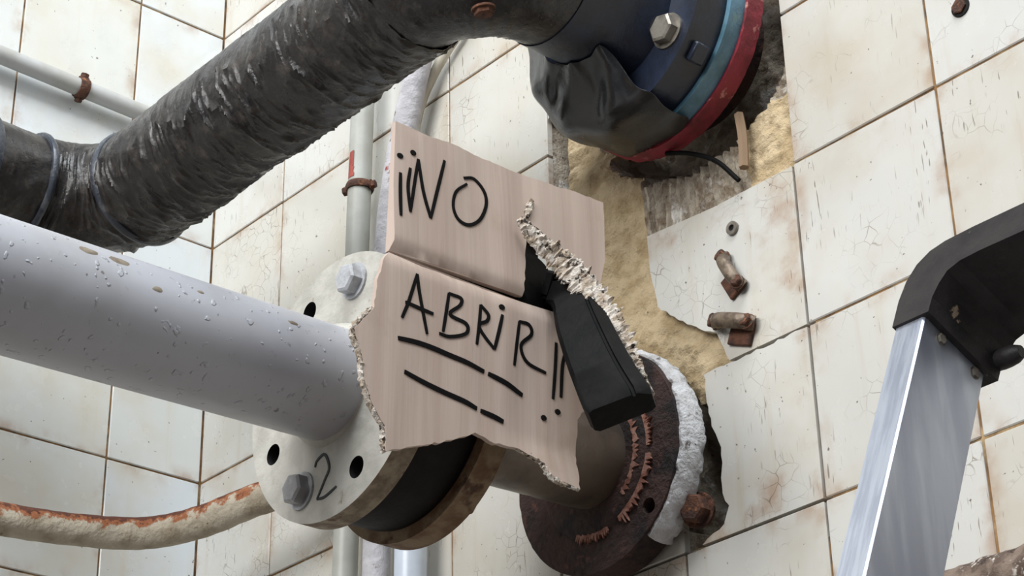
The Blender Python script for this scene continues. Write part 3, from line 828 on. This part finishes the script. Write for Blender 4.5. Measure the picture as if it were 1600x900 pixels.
# ------------------------------------------------------------------ old fixings on the right wall
def bracket(name, label, c, rot, s=1.):
    c = Vector(c); t = thing(name, label, 'bracket', c, 'old metal fixings on the tiles')
    ca, sa = math.cos(rot), math.sin(rot); ux, uz = Vector((ca, 0, sa)), Vector((-sa, 0, ca)); n = Vector((0, -1, 0))
    obj('strap', tube(smooth_path([c+ux*-.020*s+n*.004, c+ux*-.012*s+n*.010, c+n*.011, c+ux*.012*s+n*.010, c+ux*.020*s+n*.003], 8), .0062*s, 14), M['tarnish'], t)
    obj('screw', hexbolt(c+ux*-.018*s+n*.006, n+ux*-.6, .0058*s, .007), M['rusty_iron'], t, False)
    obj('screw', hexbolt(c+ux*.017*s+n*.008, n+uz*.3, .0055*s, .006), M['rusty_iron'], t, False)
    obj('base_plate', oriented_box(c+uz*-.008*s+ux*.008*s+n*.002, ux, n, uz, (.024*s, .004, .018*s), .0008), M['rusty_iron'], t, False)
    return t
bracket('wall_bracket', 'tarnished pipe clip screwed to the chipped tile, the upper one', (.8215, 0, -.0735), -1.1, .95)
bracket('wall_bracket', 'tarnished pipe clip screwed at the lower corner of the chipped tile', (.819, 0, -.1205), -.4, 1.1)
wp = thing('wall_plug', 'small round metal plug in the chipped tile above the clips', 'plug', (.822, 0, -.031))
obj('collar', plate_y(circ(.822, -.031, .0062, 20), [circ(.822, -.031, .003, 12)], -.003, .002), M['bolt'], wp)
obj('bore_shade', plate_y(circ(.822, -.031, .0032, 12), [], -.001, .002), M['dark'], wp)  # dark disc painted for the shade inside the collar
ws = thing('wall_screw', 'dark rusty screw in a hole of the upper tile', 'screw', (1.077, 0, .058))
obj('screw_head', hexbolt((1.077, .0005, .058), (0, -1, 0), .0068, .004), M['rusty_iron'], ws, False)
obj('drill_hole_shade', plate_y(circ(1.0775, .0575, .0085, 20), [], -.0012, .002), M['dark'], ws)  # flat dark disc on the tile, painted as the hole's shade

# rusty pipe low on the right wall
tag(obj('low_rusty_pipe', tube(resample([Vector((1.012, -.045, -.4300)), Vector((1.75, -.045, -.4340))], .004), .021, 32, True,
    lambda s, th, d, p: .0022*nz(p.x*110, d.y*3, d.z*3)+.0012*nz(p.x*300, d.y*6, d.z*6)), M['crusty'], None, True, (1.05, -.045, -.42)),
    'rough rusty pipe low on the tiles behind the ladder', 'pipe')

tag(obj('wood_shim', tube(smooth_path([(.842, -.004, .072), (.846, -.006, .045), (.8455, -.007, .016)], 6), [.0045]*13, 6), M['wood'], None, False, (.845, 0, .03)),
    'thin pale wood shim wedged in the mortar right of the red ring', 'shim')
tag(obj('loose_wire', tube(smooth_path([(.770, -.022, .0600), (.795, -.020, .049), (.820, -.014, .032), (.8385, -.007, .0065)], 8), .0022, 8), M['lever'], None, True, (.8, -.01, .03)),
    'short black wire poking from the cavity over the combed mortar', 'wire')

# ------------------------------------------------------------------ stepladder
LA = Vector((1.2, -.2657, -.3463)); th = math.radians(24.3)
LU, LV = Vector((0, math.sin(th), math.cos(th))), Vector((0, math.cos(th), -math.sin(th)))
LXV = Vector((1, 0, 0))
sl = thing('stepladder', 'aluminium stepladder with a black plastic top cap', 'ladder', (1.34, -1.15, FLOOR))
LEN = (LA.z-FLOOR)/math.cos(th)-.03
def lad(x, u, v): return Vector((x, LA.y, LA.z))+LU*u+LV*v
def stile(x0, x1, inner):
    # C-section rail, web towards the steps, edges rounded
    xw, xo = (x1, x0) if inner > 0 else (x0, x1); s = 1 if inner > 0 else -1; t = .003
    prof = [(xw-s*.0012, 0), (xw, .0012), (xw, .0558), (xw-s*.0012, .057), (xo, .057), (xo, .057-t), (xw-s*t, .057-t), (xw-s*t, t), (xo, t), (xo, 0)]
    V = [lad(x, u, v) for u in (.02, -LEN) for x, v in prof]; n = len(prof)
    F = [(i, (i+1) % n, n+(i+1) % n, n+i) for i in range(n)] + [tuple(range(n)), tuple(range(2*n-1, n-1, -1))]
    return V, F
SPAN = .33
for x0, x1, inn in ((1.179, 1.2, 1), (1.2+SPAN, 1.221+SPAN, -1)):
    st = obj('stile', stile(x0, x1, inn), M['alu'], sl, False)
    xs = x1 if inn > 0 else x0
    for (y, z) in ((-.2533, -.3591), (-.2243, -.3724)):
        obj('rivet', hexbolt((xs, y, z), (inn, 0, 0), .0034, .002), M['bolt'], st, False)
for k in range(6):
    u = -.36-.27*k
    if -u < LEN-.05: obj('step', oriented_box(lad(1.2+SPAN/2, u, .0285), LXV, (0, 1, 0), (0, 0, 1), (SPAN, .08, .022), .002), M['alu'], sl, False)
W = 1.2+SPAN/2
outer = [(1.1775, -.002), (1.1775, .020), (1.1800, .036), (1.1855, .048), (1.194, .0555), (1.205, .0585), (1.2257, .0595), (W, .0585)]
inner_ = [(W, .031), (1.235, .0335), (1.221, .0325), (1.2125, .0285), (1.2080, .020), (1.2050, .010), (1.2045, -.002)]
mir = lambda P: [(2*W-x, u) for x, u in P]
prof = outer + mir(outer[:-1])[::-1] + mir(inner_[1:])[::-1] + inner_
cap = obj('top_cap', sheet(prof, (), 0, lambda x, u: lad(x, u, -.002), lambda x, u: lad(x, u, .064)), M['cap'], sl, False)
obj('knob', tube(line(lad(1.203, .012, .061), lad(1.2215, .012, .061), 4), [.006, .0065, .0065, .006, .004], 16), M['cap'], cap)

for o in bpy.data.objects:
    if o.type == 'MESH' and not o.data.materials: o.data.materials.append(M['grout'])
